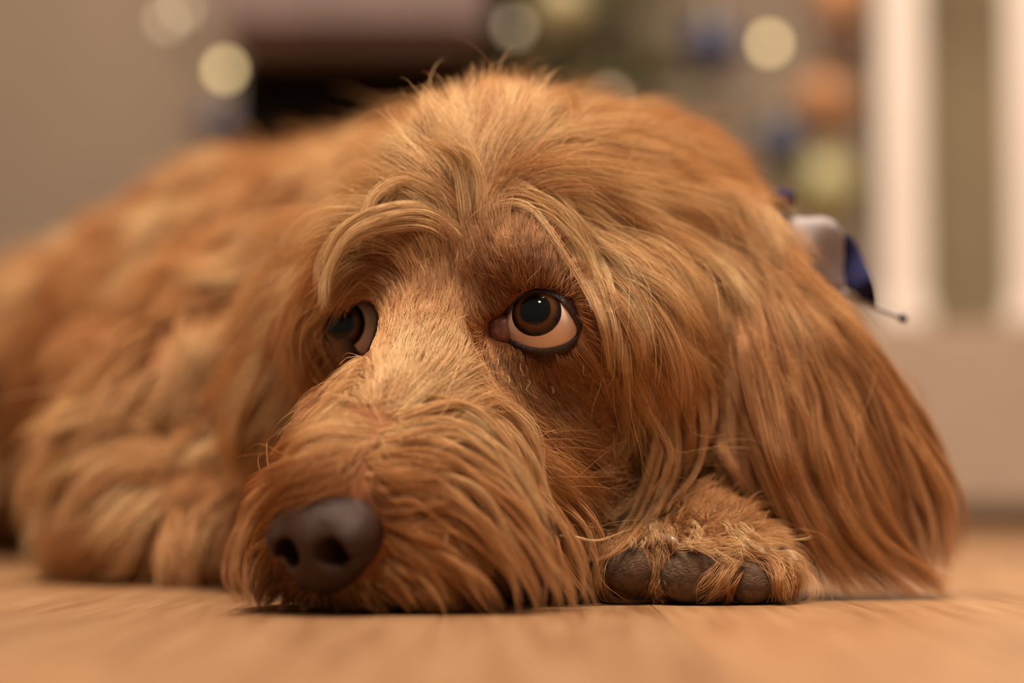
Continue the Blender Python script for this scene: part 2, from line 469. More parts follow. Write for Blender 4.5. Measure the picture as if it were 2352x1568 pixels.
# strokes along which the coat is combed: points in the photo, hair length (mm), lift, tone (0 dark red .. 1 pale gold, with light and shade put in at places), reach (mm)
GUIDES = [
 # bridge of the nose and moustache, right half
 ([(905,930),(935,850),(970,760)], 10,.25,.88,9), ([(985,930),(1015,870),(1035,800)], 10,.25,.78,8), ([(860,940),(880,880),(905,800)], 10,.25,.88,8), ([(900,960),(860,1010),(820,1070)], 13,.25,.55,5), ([(850,1040),(820,1090),(790,1130)], 12,.3,-.1,8), ([(770,1070),(740,1120)], 10,.3,.05,7), ([(900,1060),(880,1110)], 12,.3,.0,7), ([(950,1090),(990,1100)], 14,.3,.15,7),
 ([(925,935),(1010,905),(1090,920)], 20,.30,.75,7), ([(895,990),(1000,955),(1110,985),(1170,1050)], 26,.32,.78,8),
 ([(870,1045),(1000,1020),(1120,1070),(1190,1150)], 28,.30,.62,8), ([(850,1095),(1000,1080),(1130,1140),(1210,1240)], 28,.28,.5,8),
 ([(905,1135),(1060,1140),(1180,1210),(1260,1310)], 28,.26,.5,8), ([(905,1190),(1030,1205),(1140,1280),(1210,1370)], 28,.26,.5,8),
 ([(890,1250),(980,1275),(1060,1340),(1110,1400)], 26,.24,.5,8), ([(860,1310),(930,1345),(980,1400)], 20,.22,.42,8), ([(790,1372),(810,1395)], 9,.25,.3,6),
 ([(1050,935),(1140,990),(1200,1090),(1220,1200)], 30,.30,.6,8), ([(1120,985),(1220,1080),(1300,1190),(1330,1280)], 30,.28,.5,9),
 ([(1200,1040),(1300,1130),(1360,1240),(1370,1320)], 30,.28,.48,9), ([(1100,1090),(1220,1190),(1300,1310)], 30,.28,.48,9),
 ([(1280,1080),(1370,1160),(1410,1230)], 30,.28,.45,9), ([(1200,1250),(1280,1330),(1320,1390)], 28,.24,.42,9),
 # moustache, left half
 ([(880,960),(780,985),(680,1050),(610,1120)], 22,.30,.6,8), ([(820,1040),(710,1075),(620,1130),(560,1200)], 26,.32,.5,8),
 ([(740,1110),(650,1140),(580,1200),(545,1270)], 28,.34,.45,8), ([(660,1180),(600,1220),(560,1290),(550,1350)], 28,.34,.42,8),
 ([(640,1270),(600,1310),(580,1370),(585,1400)], 26,.32,.4,8), ([(690,1350),(660,1380),(640,1400)], 18,.25,.35,7),
 ([(720,1130),(690,1150)], 6,.25,.3,5), ([(870,1120),(920,1110)], 9,.3,.3,5), ([(890,1180),(940,1185)], 10,.3,.4,5), ([(880,1250),(930,1275)], 10,.3,.45,5), ([(840,1330),(880,1360)], 9,.3,.4,5), ([(640,1250),(610,1290)], 10,.35,.4,5), ([(680,1350),(660,1385)], 10,.3,.35,5), ([(750,1370),(750,1395)], 8,.3,.25,5),
 # between the eyes
 ([(985,730),(1005,680),(1035,610),(1060,550)], 11,.22,.25,9), ([(905,740),(895,700),(880,650)], 9,.22,.32,8), ([(955,710),(960,650),(975,590)], 12,.25,.28,9),
 # short dark hair above and around the near eye
 ([(1200,660),(1185,590),(1170,510)], 7,.35,.16,8), ([(1250,655),(1265,590),(1270,530)], 7,.35,.2,8), ([(1150,660),(1120,590),(1100,530)], 7,.35,.2,8),
 ([(1300,690),(1340,640),(1370,600)], 8,.32,.3,7), ([(1335,740),(1385,750),(1420,780)], 8,.3,.3,7), ([(1320,800),(1380,850),(1420,910)], 7,.3,.22,8),
 ([(1170,560),(1160,490),(1170,440)], 8,.35,.12,8), ([(1120,720),(1090,660),(1075,600)], 7,.3,.3,7), ([(1120,760),(1085,760)], 5,.25,.3,5),
 ([(1250,815),(1280,890),(1320,980)], 6.5,.28,.25,9), ([(1190,810),(1185,890),(1200,970)], 6.5,.28,.28,9), ([(1140,810),(1130,890),(1140,960)], 7,.28,.42,8),
 ([(1300,830),(1370,930),(1420,1010)], 7,.28,.24,9), ([(1220,930),(1260,1010),(1310,1070)], 8,.28,.25,9), ([(1320,960),(1390,1050)], 9,.28,.25,9),
 ([(1400,880),(1440,960),(1460,1040)], 10,.28,.3,8), ([(1150,960),(1190,1030)], 9,.28,.4,8),
 ([(1195,680),(1175,640)], 4,.25,-.1,4), ([(1235,660),(1235,620)], 4,.25,-.05,4), ([(1290,680),(1310,650)], 4,.25,0,4), ([(1340,750),(1365,755)], 5,.25,0,4), ([(1320,800),(1340,820)], 4.5,.25,-.1,4), ([(1250,815),(1255,840)], 4,.25,-.05,4),
 ([(1190,805),(1180,830)], 4,.25,0,4), ([(1140,800),(1125,820)], 4,.25,.05,4), ([(1110,770),(1090,770)], 4,.25,.05,4), ([(1140,715),(1115,690)], 4,.25,-.15,5), ([(1165,690),(1140,650)], 4,.25,-.1,5),
 ([(835,680),(835,660)], 4,.25,-.1,4), ([(870,700),(885,680)], 4,.25,.05,4), ([(872,760),(890,770)], 4,.25,.05,4), ([(845,825),(850,850)], 4,.25,0,4), ([(795,740),(775,745)], 5,.25,-.1,5), ([(800,800),(790,830)], 5,.25,-.05,5),
 # brow and fringe over the cheek
 ([(1130,470),(1180,435),(1250,460),(1310,530),(1350,620)], 26,.42,.85,7), ([(1200,420),(1290,455),(1370,540),(1430,650)], 34,.40,.8,9),
 ([(1290,430),(1400,520),(1490,650),(1540,780)], 38,.36,.66,9), ([(1330,560),(1400,650),(1450,770),(1470,880)], 34,.38,.72,8),
 ([(1380,650),(1440,760),(1475,880),(1470,990)], 36,.38,.66,8), ([(1430,770),(1480,890),(1480,1010),(1440,1110)], 40,.38,.58,9),
 ([(1480,600),(1560,730),(1590,870),(1570,1000)], 42,.38,.58,9), ([(1520,800),(1560,930),(1530,1060),(1470,1170)], 42,.38,.5,9),
 ([(1500,950),(1510,1060),(1460,1160),(1400,1240)], 40,.36,.48,9), ([(1600,620),(1640,740),(1650,880),(1640,1000)], 22,.25,.10,9),  # last stroke's low tone paints the shaded gap between cheek and ear
 # forehead and crown
 ([(1180,380),(1300,390),(1420,430),(1520,500)], 30,.42,.72,11), ([(1300,330),(1440,350),(1570,420),(1650,500)], 30,.45,.6,11),
 ([(1420,470),(1550,510),(1640,580),(1690,680)], 32,.40,.56,10), ([(1250,290),(1390,265),(1520,300),(1640,370)], 28,.55,.5,12),
 ([(1500,290),(1620,340),(1710,410),(1770,500)], 24,.5,.5,12), ([(1620,430),(1710,510),(1770,610)], 21,.40,.5,11), ([(1180,320),(1190,260),(1230,215)], 24,.6,.55,11),
 ([(1110,340),(1080,270),(1070,215)], 24,.6,.62,11), ([(1130,430),(1120,360),(1150,290)], 26,.5,.85,9), ([(1340,300),(1390,235)], 24,.6,.5,11),
 # brow over the far eye
 ([(1090,480),(1040,420),(960,395),(890,430)], 28,.42,.85,9), ([(1040,550),(970,490),(880,490),(800,540),(750,620)], 34,.42,.85,8),
 ([(970,570),(890,560),(810,590),(760,660)], 28,.42,.72,7), ([(1000,400),(930,350),(870,370)], 28,.5,.72,10), ([(1050,400),(1010,330),(950,290)], 28,.5,.68,10),
 ([(930,640),(880,620),(820,640),(780,690)], 14,.35,.5,6), ([(860,660),(830,655),(800,680)], 8,.3,.3,5), ([(770,660),(735,730),(735,820),(760,890)], 30,.38,.6,7),
 ([(870,820),(830,870),(780,930)], 10,.3,.5,7), ([(800,840),(770,900),(720,980)], 18,.3,.35,8),
 # neck, back, flank
 ([(1000,280),(880,330),(760,400),(650,480)], 34,.5,.68,30), ([(700,340),(560,420),(430,500),(330,600)], 36,.5,.6,32), ([(620,500),(500,600),(400,720)], 36,.5,.55,32),
 ([(330,480),(200,560),(100,660),(40,760)], 36,.5,.58,34), ([(500,640),(380,780),(300,900)], 36,.5,.4,32), ([(220,680),(130,820),(80,960)], 36,.5,.4,34),  # lower flank strokes darker: shade of the underside put into the tone
 ([(880,420),(760,500),(680,600)], 34,.5,.62,24), ([(1740,480),(1790,560),(1830,650)], 14,.3,.5,16),
 # right foreleg
 ([(700,700),(560,820),(420,940),(300,1050)], 30,.5,.85,20), ([(480,850),(330,980),(210,1100),(160,1180)], 30,.5,.85,18), ([(300,1050),(220,1160),(200,1270)], 30,.45,.62,18),  # upper-arm strokes pale: the light on that band is in the tone
 ([(480,980),(380,1120),(340,1250),(340,1320)], 30,.45,.45,20), ([(600,980),(520,1120),(480,1250),(470,1320)], 30,.45,.42,18), ([(420,1200),(400,1300)], 26,.4,.35,16),
 # right ear
 ([(760,640),(720,760),(660,880),(600,1000)], 38,.32,.6,10), ([(700,760),(640,900),(570,1040)], 38,.32,.58,10),
 # left ear
 ([(1690,620),(1740,720),(1780,860),(1810,1000)], 30,.28,.25,11), ([(1760,620),(1850,760),(1920,900),(1980,1060)], 36,.28,.45,12), ([(1800,880),(1850,1020),(1900,1150)], 40,.28,.4,12),  # first stroke darkened to paint the shade behind the cheek fringe
 ([(1900,900),(1980,1050),(2030,1180)], 40,.28,.45,12),
 # paw
 ([(1420,1250),(1410,1275)], 8,.35,.45,7), ([(1480,1230),(1470,1262)], 9,.4,.6,7), ([(1590,1230),(1600,1262)], 10,.4,.7,8), ([(1700,1240),(1740,1265)], 11,.4,.8,8),
 ([(1780,1240),(1830,1260)], 11,.4,.8,8), ([(1560,1190),(1600,1180),(1660,1170)], 10,.6,.32,9), ([(1700,1190),(1760,1190)], 10,.6,.4,9), ([(1515,1300),(1510,1350)], 6,.3,.4,5),  # low tones on the paw top hold the shade of ear and cheek
 ([(1660,1330),(1640,1380)], 7,.35,.45,5), ([(1400,1350),(1390,1380)], 5,.3,.3,7), ([(1790,1330),(1800,1380)], 8,.3,.45,7), ([(1650,1210),(1620,1160)], 10, .6, .3, 9),  # last stroke's tone holds that same shade
]
gp, gd, ga, gs = [], [], [], []
for pts, Lm, lift, tone, reach in GUIDES:
    if 20 <= Lm and reach < 14: Lm, lift = Lm * 1.4, lift / 1.35
    pts = np.array(pts, float)
    seg = np.linalg.norm(np.diff(pts, axis=0), axis=1); cum = np.r_[0, np.cumsum(seg)]
    t = np.linspace(0, cum[-1], max(3, int(cum[-1] / 22) + 1))
    X = raycast(np.interp(t, cum, pts[:, 0]), np.interp(t, cum, pts[:, 1]))
    d = np.diff(X, axis=0); L = np.linalg.norm(d, axis=1)
    ok = np.isfinite(L) & (L < 0.03)
    mid = (X[1:] + X[:-1]) / 2
    gp.append(mid[ok]); gd.append(nrm(d[ok])); ga.append(np.tile([Lm, lift, tone], (ok.sum(), 1))); gs.append(np.full(ok.sum(), reach * mm))
gp = np.concatenate(gp).astype(np.float32); gd = np.concatenate(gd).astype(np.float32); ga = np.concatenate(ga).astype(np.float32); gs = np.concatenate(gs).astype(np.float32)
# default combing where the photo shows nothing: backwards along the trunk and down
class Flow: pass
FL = Flow(); st = 2
FL.lo, FL.h = D.lo, D.h * st
sub = D.v[::st, ::st, ::st]; FL.n = np.array(sub.shape)
near = np.argwhere(np.abs(sub) < 0.035)
FP = (FL.lo + FL.h * near).astype(np.float32)
vec = np.zeros((len(FP), 6), np.float32); gc = gp.mean(0); gp0 = gp - gc; gq = (gp0 * gp0).sum(1)
for c in range(0, len(FP), 20000):
    q = FP[c:c + 20000] - gc
    d2 = np.maximum((q * q).sum(1)[:, None] + gq[None] - 2 * (q @ gp0.T), 0)
    w = np.exp(-d2 / (2 * gs ** 2)) + 2e-4 * np.exp(-d2 / (2 * 0.05 ** 2))
    dd = w @ gd + 2e-5 * np.array([-0.6, 0.6, -0.5], np.float32)
    sw = w.sum(1, keepdims=True) + 2e-5
    vec[c:c + 20000, :3] = nrm(dd)
    vec[c:c + 20000, 3:] = (w @ ga + 2e-5 * np.array([34, .5, .45], np.float32)) / sw
FL.g = np.zeros((*FL.n, 6), np.float32); FL.g[..., 3:] = (34, .5, .45)
FL.g[tuple(near.T)] = vec
def flow(p):
    g = np.clip((p - FL.lo) / FL.h, 0, FL.n - 1.001); i = g.astype(int); f = (g - i).astype(np.float32)
    out = 0
    for a in (0, 1):
        for b in (0, 1):
            for c in (0, 1):
                w = (f[:, 0] if a else 1 - f[:, 0]) * (f[:, 1] if b else 1 - f[:, 1]) * (f[:, 2] if c else 1 - f[:, 2])
                out = out + FL.g[i[:, 0] + a, i[:, 1] + b, i[:, 2] + c] * w[:, None]
    return out
print('flow', len(gp), len(FP), time.time() - T0)

# roots on the skin
tri = np.concatenate([SF[:, [0, 1, 2]], SF[:, [0, 2, 3]]])
A, B, C = SV[tri[:, 0]], SV[tri[:, 1]], SV[tri[:, 2]]
tn = np.cross(B - A, C - A); ta = np.linalg.norm(tn, axis=1) / 2; tn = nrm(tn)
tc_ = (A + B + C) / 3
HC = H(-10, 0, -15)
dist_head = np.linalg.norm(tc_ - HC, axis=1)
tx, ty, td = proj(tc_)
face = (tn * nrm(CAMP - tc_)).sum(1)
seen = np.where(face > -0.3, 1.0, 0.25) * np.where((tc_[:, 2] < 0.004) & (tn[:, 2] < -0.5), 0.0, 1.0)
is_paw = (np.abs(tc_ - W(1600, 1270, .752)) < np.array([.045, .032, .032])).all(1) & (td < .785)
is_head = (dist_head < 0.125) & (td < 0.86) & ~is_paw
is_ear = (tx > 1640) & (td < .86) & (ty > 560) & ~is_paw & ~is_head
is_head2 = is_head | ((td < 0.9) & ~is_ear & ~is_paw & (tx > 620))
is_body = ~(is_head2 | is_ear | is_paw)
def roots(mask, density):
    w = ta * seen * mask * density
    n = int(w.sum() * 1e6)
    k = rng.choice(len(ta), n, p=w / w.sum())
    u, v = rng.random(n), rng.random(n); fl = u + v > 1; u[fl], v[fl] = 1 - u[fl], 1 - v[fl]
    return A[k] + u[:, None] * (B[k] - A[k]) + v[:, None] * (C[k] - A[k]), tn[k]

DARK, MID, PALE = np.array([0.19, 0.054, 0.015]), np.array([0.58, 0.262, 0.094]), np.array([0.89, 0.60, 0.31])
def tone_col(t):
    t = np.clip(t, -.3, 1)[:, None]
    return np.where(t < .5, DARK + (MID - DARK) * t * 2, MID + (PALE - MID) * (t - .5) * 2)
def hair_mat():
    m = bpy.data.materials.new('ginger_hair'); m.use_nodes = True; nt = m.node_tree; nt.nodes.clear()
    out = nt.nodes.new('ShaderNodeOutputMaterial'); at = nt.nodes.new('ShaderNodeAttribute'); at.attribute_name = 'tint'
    df = nt.nodes.new('ShaderNodeBsdfDiffuse'); gl = nt.nodes.new('ShaderNodeBsdfHair'); gl.component = 'Reflection'
    gl.inputs['RoughnessU'].default_value = .30; gl.inputs['RoughnessV'].default_value = .7
    tm = nt.nodes.new('ShaderNodeMix'); tm.data_type = 'RGBA'; tm.inputs[0].default_value = .30; tm.inputs[7].default_value = (1, .86, .66, 1)
    nt.links.new(at.outputs['Color'], tm.inputs[6]); nt.links.new(tm.outputs[2], gl.inputs['Color'])
    mx = nt.nodes.new('ShaderNodeMixShader'); mx.inputs[0].default_value = .16
    nt.links.new(at.outputs['Color'], df.inputs[0]); nt.links.new(df.outputs[0], mx.inputs[1]); nt.links.new(gl.outputs[0], mx.inputs[2])
    nt.links.new(mx.outputs[0], out.inputs[0])
    return m
M_HAIR = hair_mat()
def curves_obj(name, pts, rad, col):
    """pts (n, k, 3), rad (n, k), col (n, 3)"""
    n, k = pts.shape[:2]
    cv = bpy.data.hair_curves.new(name); cv.add_curves([k] * n)
    cv.position_data.foreach_set('vector', np.ascontiguousarray(pts, np.float32).ravel())
    a = cv.attributes.get('radius') or cv.attributes.new('radius', 'FLOAT', 'POINT')
    a.data.foreach_set('value', np.ascontiguousarray(rad, np.float32).ravel())
    c = cv.attributes.new('tint', 'FLOAT_COLOR', 'CURVE')
    c.data.foreach_set('color', np.concatenate([col, np.ones((n, 1))], 1).astype(np.float32).ravel())
    cv.materials.append(M_HAIR)
    o = bpy.data.objects.new(name, cv); COL.objects.link(o); o.parent = DOG; o.matrix_parent_inverse = INV
    o['kind'] = 'stuff'
    return o
def clear_eyes(pts, pad_):
    """hair that would hang across an eye is clipped away"""
    keep = np.ones(len(pts), bool)
    for ei, (E, F, P) in enumerate(EYES):
        q = (pts - E) @ F.T
        c = P.mean(0); ang = np.arctan2(P[:, 1] - c[1], P[:, 0] - c[0]); rad = np.linalg.norm(P - c, axis=1)
        o = np.argsort(ang); an, rd = ang[o], rad[o]
        a = np.arctan2(q[..., 1] - c[1], q[..., 0] - c[0]); r = np.hypot(q[..., 0] - c[0], q[..., 1] - c[1])
        lim = np.interp(a, an, rd, period=2 * np.pi) + (pad_ if ei == 0 else .0002)
        keep &= ~((r < lim) & (q[..., 2] > -.002) & (q[..., 2] < .06)).any(1)
    return keep
def in_nose(pts):
    q = (pts - NC) @ NR.T
    return (((q / np.array([.0140, .0178, .0140])) ** 2).sum(-1) < 1).any(1) & True
def on_pads(pts):
    bad = np.zeros(len(pts), bool)
    for c, rx, rz, rot in PADS:
        q = pts - c; x = q[..., 0] * math.cos(rot) - q[..., 2] * math.sin(rot); z = q[..., 0] * math.sin(rot) + q[..., 2] * math.cos(rot)
        bad |= (((x / rx) ** 2 + (z / rz) ** 2 < .72) & (q[..., 1] < .004) & (q[..., 1] > -.03)).any(1)
    return bad
def grow(P, N, npt, per_clump, radius, clump=0.75, wave=0.10, len_scale=1.0, stray=0.06, spread=0.35):
    n = len(P)
    fa = flow(P); L = fa[:, 3] * mm * len_scale; lift = fa[:, 4].copy(); tone = fa[:, 5].copy()
    nc = max(4, n // per_clump)
    ci = rng.choice(n, nc, replace=False)
    kd = kdtree.KDTree(nc)
    for j, i in enumerate(ci): kd.insert(P[i], j)
    kd.balance()
    cl = np.fromiter((kd.find(p)[1] for p in P.tolist()), np.int64, n)
    cang = rng.normal(0, spread, nc); clen = rng.uniform(.75, 1.15, nc); clift = rng.uniform(.55, 1.35, nc); ctone = rng.normal(0, .13, nc)
    cph = rng.uniform(0, 6.28, nc); camp = rng.uniform(.3, 1.0, nc) * wave
    own = rng.random(n) < stray
    ang = cang[cl] * np.clip(L / mm / 20, .3, 1) + rng.normal(0, .10, n) + own * rng.normal(0, .5, n)
    Lh = L * clen[cl] * rng.uniform(.72, 1.1, n) * np.where(own, 1.1, 1)
    lf = lift * clift[cl] * rng.uniform(.45, 1.1, n) * np.where(own, 1.3, 1)
    isc = np.zeros(n, bool); isc[ci] = True
    Lh[ci] = (L * clen[cl])[ci]; ang[ci] = cang[cl[ci]]; lf[ci] = (lift * clift[cl])[ci]
    pts = np.empty((n, npt, 3)); pts[:, 0] = P - N * 0.0006
    p = P.copy(); prev = None; ds = Lh / (npt - 1)
    for i in range(1, npt):
        s = i / (npt - 1)
        g = D.grad(p); t = flow(p)[:, :3]
        t = t - g * (t * g).sum(1, keepdims=True); t = nrm(t)
        b = np.cross(g, t)
        wob = ang + camp[cl] * 3.0 * np.sin(cph[cl] + s * 7.0) * s
        t = t * np.cos(wob)[:, None] + b * np.sin(wob)[:, None]
        if prev is not None: t = nrm(t * .6 + prev * .4)
        prev = t
        tgt = Lh * lf * (1 - (1 - s) ** 2)
        q = p + t * ds[:, None]
        q += g * ((tgt - D.at(q)) * .85)[:, None]
        step = q - p; sl = np.linalg.norm(step, axis=1, keepdims=True)
        q = p + step * np.minimum(1.0, ds[:, None] * 1.35 / np.maximum(sl, 1e-9))
        q[:, 2] = np.maximum(q[:, 2], 0.0008)
        pts[:, i] = q; p = q
    s = np.linspace(0, 1, npt)
    w = clump * s ** 1.2 * (1 - .35 * s ** 4)
    w = (np.where(own, 0.15, rng.uniform(.7, 1.0, n)) * np.clip((L / mm - 7) / 14, .12, 1))[:, None] * w[None]
    ctr = pts[ci][cl]
    pts = pts * (1 - w[..., None]) + ctr * w[..., None]
    # fine waviness of each hair
    e1 = rng.normal(size=(n, 3)); e2 = rng.normal(size=(n, 3))
    ph = rng.uniform(0, 6.28, (n, 1))
    amp = (Lh * .011)[:, None] * s[None] ** .8
    pts += e1[:, None, :] * (amp * np.sin(ph + s * 5))[..., None] * .7 + e2[:, None, :] * (amp * np.cos(ph * 1.7 + s * 8))[..., None] * .4
    pts[..., 2] = np.maximum(pts[..., 2], 0.0006)
    rad = radius * rng.uniform(.7, 1.2, (n, 1)) * np.maximum(1 - s ** 2.5, .12)[None]
    col = tone_col(tone + ctone[cl] * np.clip(L / mm / 18, .4, 1.3) + rng.normal(0, 1, n) * np.where(L < .012, .15, .09)) * rng.uniform(.85, 1.12, (n, 1))
    return pts, rad, col
def fur(name, mask, density, npt, per_clump, radius, pad_=0.0015, **k):
    P, N = roots(mask, density)
    pts, rad, col = grow(P, N, npt, per_clump, radius, **k)
    ok = clear_eyes(pts, pad_) & ~in_nose(pts) & ~on_pads(pts) & np.isfinite(pts).all((1, 2))
    o = curves_obj(name, pts[ok], rad[ok], np.clip(col[ok], 0.004, .95))
    print(name, ok.sum(), time.time() - T0)
    return o
len_tri = flow(tc_)[:, 3]
short = np.clip((16 - len_tri) / 8, 0, 1)
fur('head_coat', is_head2, 1.5 + short * 4.0, 12, 60, 0.000065, clump=.82, wave=.06, spread=.16)['label'] = 'ginger wavy hair of the head'
fur('body_coat', is_body, 0.32, 9, 100, 0.00017, clump=.44, wave=.25, spread=.40)['label'] = 'curly ginger coat of body and legs'
fur('ear_coat', is_ear, 1.0, 10, 60, 0.00008, spread=.12, wave=.04)['label'] = 'short reddish hair of the hanging ear'
fur('paw_coat', is_paw, 3.0, 8, 30, 0.00006, stray=.2)['label'] = 'pale tipped hair of the upturned paw'

# long locks
def resample(X, n):
    """smooth curve through key points, even steps"""
    X = np.asarray(X, float); Y = np.vstack([2 * X[0] - X[1], X, 2 * X[-1] - X[-2]]); out = []
    for k in range(1, len(Y) - 2):
        for t in np.linspace(0, 1, 8, endpoint=False):
            p0, p1, p2, p3 = Y[k - 1], Y[k], Y[k + 1], Y[k + 2]
            out.append(.5 * (2 * p1 + (-p0 + p2) * t + (2 * p0 - 5 * p1 + 4 * p2 - p3) * t * t + (-p0 + 3 * p1 - 3 * p2 + p3) * t ** 3))
    out.append(X[-1]); out = np.array(out)
    c = np.r_[0, np.cumsum(np.linalg.norm(np.diff(out, axis=0), axis=1))]
    u = np.linspace(0, c[-1], n)
    return np.stack([np.interp(u, c, out[:, k]) for k in range(3)], -1)
LK = []
NPT = 16
def lock(curve, m, r0, r1, tone, radius=0.00007, wav=.0012, flat=None):
    """a tapering bundle of m hairs around a curve"""
    s = np.linspace(0, 1, NPT); c = resample(curve, NPT)
    tg = nrm(np.gradient(c, axis=0)); a = nrm(np.cross(tg, [0.1, 1, 0.2])); b = np.cross(tg, a)
    ph = rng.uniform(0, 6.28); fr = rng.uniform(4, 8)
    c = c + a * (wav * s * np.sin(ph + fr * s))[:, None] + b * (wav * .6 * s * np.cos(ph + fr * .8 * s))[:, None]
    an = rng.uniform(0, 6.28, m); rr = np.sqrt(rng.random(m))
    prof = (r0 + (r1 - r0) * s ** .8) * np.minimum(1, .35 + s * 3.2)
    x = (rr * np.cos(an))[:, None] * prof; y = (rr * np.sin(an))[:, None] * prof * .6
    k = rng.uniform(0, 6.28, (m, 1)); jit = r0 * .22 * s
    x = x + jit * np.sin(k + 6 * s); y = y + jit * np.cos(k * 1.3 + 5 * s)
    end = 1 - .22 * rng.random(m) ** 1.7
    idx = end[:, None] * (NPT - 1) * s[None]; i0 = np.minimum(idx.astype(int), NPT - 2); f = (idx - i0)[..., None]
    full = c[None] + a[None] * x[..., None] + b[None] * y[..., None]
    pts = np.take_along_axis(full, i0[..., None], 1) * (1 - f) + np.take_along_axis(full, i0[..., None] + 1, 1) * f
    pts[..., 2] = np.maximum(pts[..., 2], .0006)
    rad = radius * rng.uniform(.7, 1.2, (m, 1)) * np.maximum(1 - s ** 3, .12)[None]
    col = tone_col(tone + rng.normal(0, .08, m)) * rng.uniform(.86, 1.1, (m, 1))
    LK.append((pts, rad, np.clip(col, .004, .95)))
def flush(name, label, eyes=True, pads=True):
    pts = np.concatenate([l[0] for l in LK]); rad = np.concatenate([l[1] for l in LK]); col = np.concatenate([l[2] for l in LK]); LK.clear()
    ok = np.isfinite(pts).all((1, 2)) & ~in_nose(pts)
    if pads: ok &= ~on_pads(pts)
    if eyes: ok &= clear_eyes(pts, .0004)
    o = curves_obj(name, pts[ok], rad[ok], col[ok]); o['label'] = label
    print(name, ok.sum(), time.time() - T0)
EAR = [[(1610,650,.812),(1610,740,.790),(1620,860,.783),(1625,960,.778),(1640,1050,.774),(1670,1120,.772)],
 [(1640,610,.812),(1650,740,.784),(1675,880,.776),(1695,1000,.771),(1715,1080,.768),(1740,1150,.766)],
 [(1665,590,.812),(1700,760,.777),(1735,920,.768),(1770,1060,.762),(1830,1200,.763),(1910,1365,.766)],
 [(1685,580,.810),(1740,740,.775),(1785,900,.767),(1820,1060,.766),(1880,1220,.767),(2000,1375,.768)],
 [(1700,580,.812),(1780,740,.780),(1835,900,.772),(1880,1060,.770),(1950,1230,.770),(2100,1376,.772)],
 [(1715,585,.815),(1810,740,.787),(1890,900,.779),(1945,1060,.775),(2020,1240,.774),(2190,1364,.775)],
 [(1730,590,.818),(1840,740,.793),(1935,890,.786),(2010,1060,.782),(2080,1220,.780),(2160,1345,.782)],
 [(1750,590,.820),(1860,730,.798),(1970,870,.792),(2060,1030,.789),(2125,1190,.787),(2140,1330,.787)],
 [(1765,590,.822),(1870,710,.803),(1990,840,.797),(2090,990,.794),(2165,1150,.793),(2165,1310,.792)],
 [(1775,590,.824),(1880,700,.806),(2005,820,.801),(2110,960,.799),(2185,1120,.798),(2190,1290,.797)]]
EARW = np.array([[W(*p) for p in k] for k in EAR])
for i in range(280):
    u = rng.random() ** 1.35 * (len(EAR) - 1); k = min(int(u), len(EAR) - 2); f = u - k
    c = EARW[k] * (1 - f) + EARW[k + 1] * f
    c = c + rng.normal(0, .0016, c.shape) + np.array([0, rng.uniform(-.004, .008), 0])
    cut = rng.choice([.7, .85, 1, 1, 1]); c = resample(c, 12)[:max(6, int(12 * cut))]
    st0 = int(rng.choice([0, 0, 1, 2, 3])); c = c[st0:]
    lock(c, 70, .0036, .0013, .30 + .10 * min(1, u / 4) - .12 * max(0, 1 - u / 2) + rng.normal(0, .10), .00008, .0018)  # inner locks darkened, painting the shaded gap beside the cheek
flush('ear_feathering', 'long silky reddish hair of the near ear reaching the floor', eyes=False)

def surf(pts, h0, h1):
    """key points on the coat: the skin seen at those photo pixels, raised from h0 to h1 mm"""
    pts = np.array(pts, float); X = raycast(pts[:, 0], pts[:, 1])
    dep = proj(X)[2]; ok = np.isfinite(dep)
    if not ok.any(): return None
    dep = np.interp(np.arange(len(pts)), np.where(ok)[0], dep[ok])
    dep = np.minimum(dep, dep[0] + .010)
    hh = np.linspace(0, 1, len(pts)); hh = h0 + (h1 - h0) * np.minimum(1, hh * 2.2)
    return np.array([W(p[0], p[1], d - h * mm) for p, d, h in zip(pts, dep, hh)])
def locks(pts, copies, jit, h1, m, r0, r1, tone, wav=.001, radius=.00007):
    pts = np.array(pts, float)
    for _ in range(copies):
        q = pts + rng.normal(0, jit, 2) + rng.normal(0, jit * .35, pts.shape)
        c = surf(q, 0, h1 * rng.uniform(.6, 1.1))
        if c is not None: lock(c, m, r0 * mm, r1 * mm, tone + rng.normal(0, .07), radius, wav)
locks([(1120,490),(1165,440),(1235,455),(1300,520),(1345,610),(1375,700)], 16, 16, 8, 26, 2.4, 1.0, .85)
locks([(1210,430),(1300,480),(1380,580),(1430,700),(1450,810)], 16, 20, 8, 26, 2.4, 1.0, .78)
locks([(1350,560),(1420,680),(1460,820),(1465,950),(1430,1060)], 16, 22, 9, 45, 2.8, .7, .64)
locks([(1400,600),(1480,740),(1530,880),(1540,1020),(1490,1150),(1410,1235)], 16, 22, 10, 45, 2.6, .4, .58)
locks([(1480,900),(1510,1010),(1490,1110),(1440,1200),(1370,1250),(1300,1265)], 4, 10, 10, 50, 2.0, .3, .52)
locks([(1310,540),(1365,640),(1405,750),(1420,850)], 12, 14, 7, 34, 1.8, .4, .74)
locks([(1500,880),(1560,1000),(1560,1100),(1520,1190)], 12, 22, 12, 45, 2.4, .4, .48)
locks([(1580,900),(1620,1010),(1620,1110),(1590,1180)], 10, 22, 14, 45, 2.4, .4, .40)
locks([(1470,620),(1560,760),(1600,900),(1590,1020),(1540,1120)], 14, 24, 10, 45, 2.6, .4, .55)
locks([(1530,640),(1605,800),(1630,950),(1615,1080)], 8, 16, 9, 50, 2.4, .4, .38)
locks([(1600,600),(1680,720),(1720,840),(1740,930)], 9, 20, 8, 60, 2.6, .4, .48)
locks([(1060,560),(980,500),(880,500),(790,545),(740,630),(735,700)], 7, 12, 9, 40, 2.8, .9, .85)
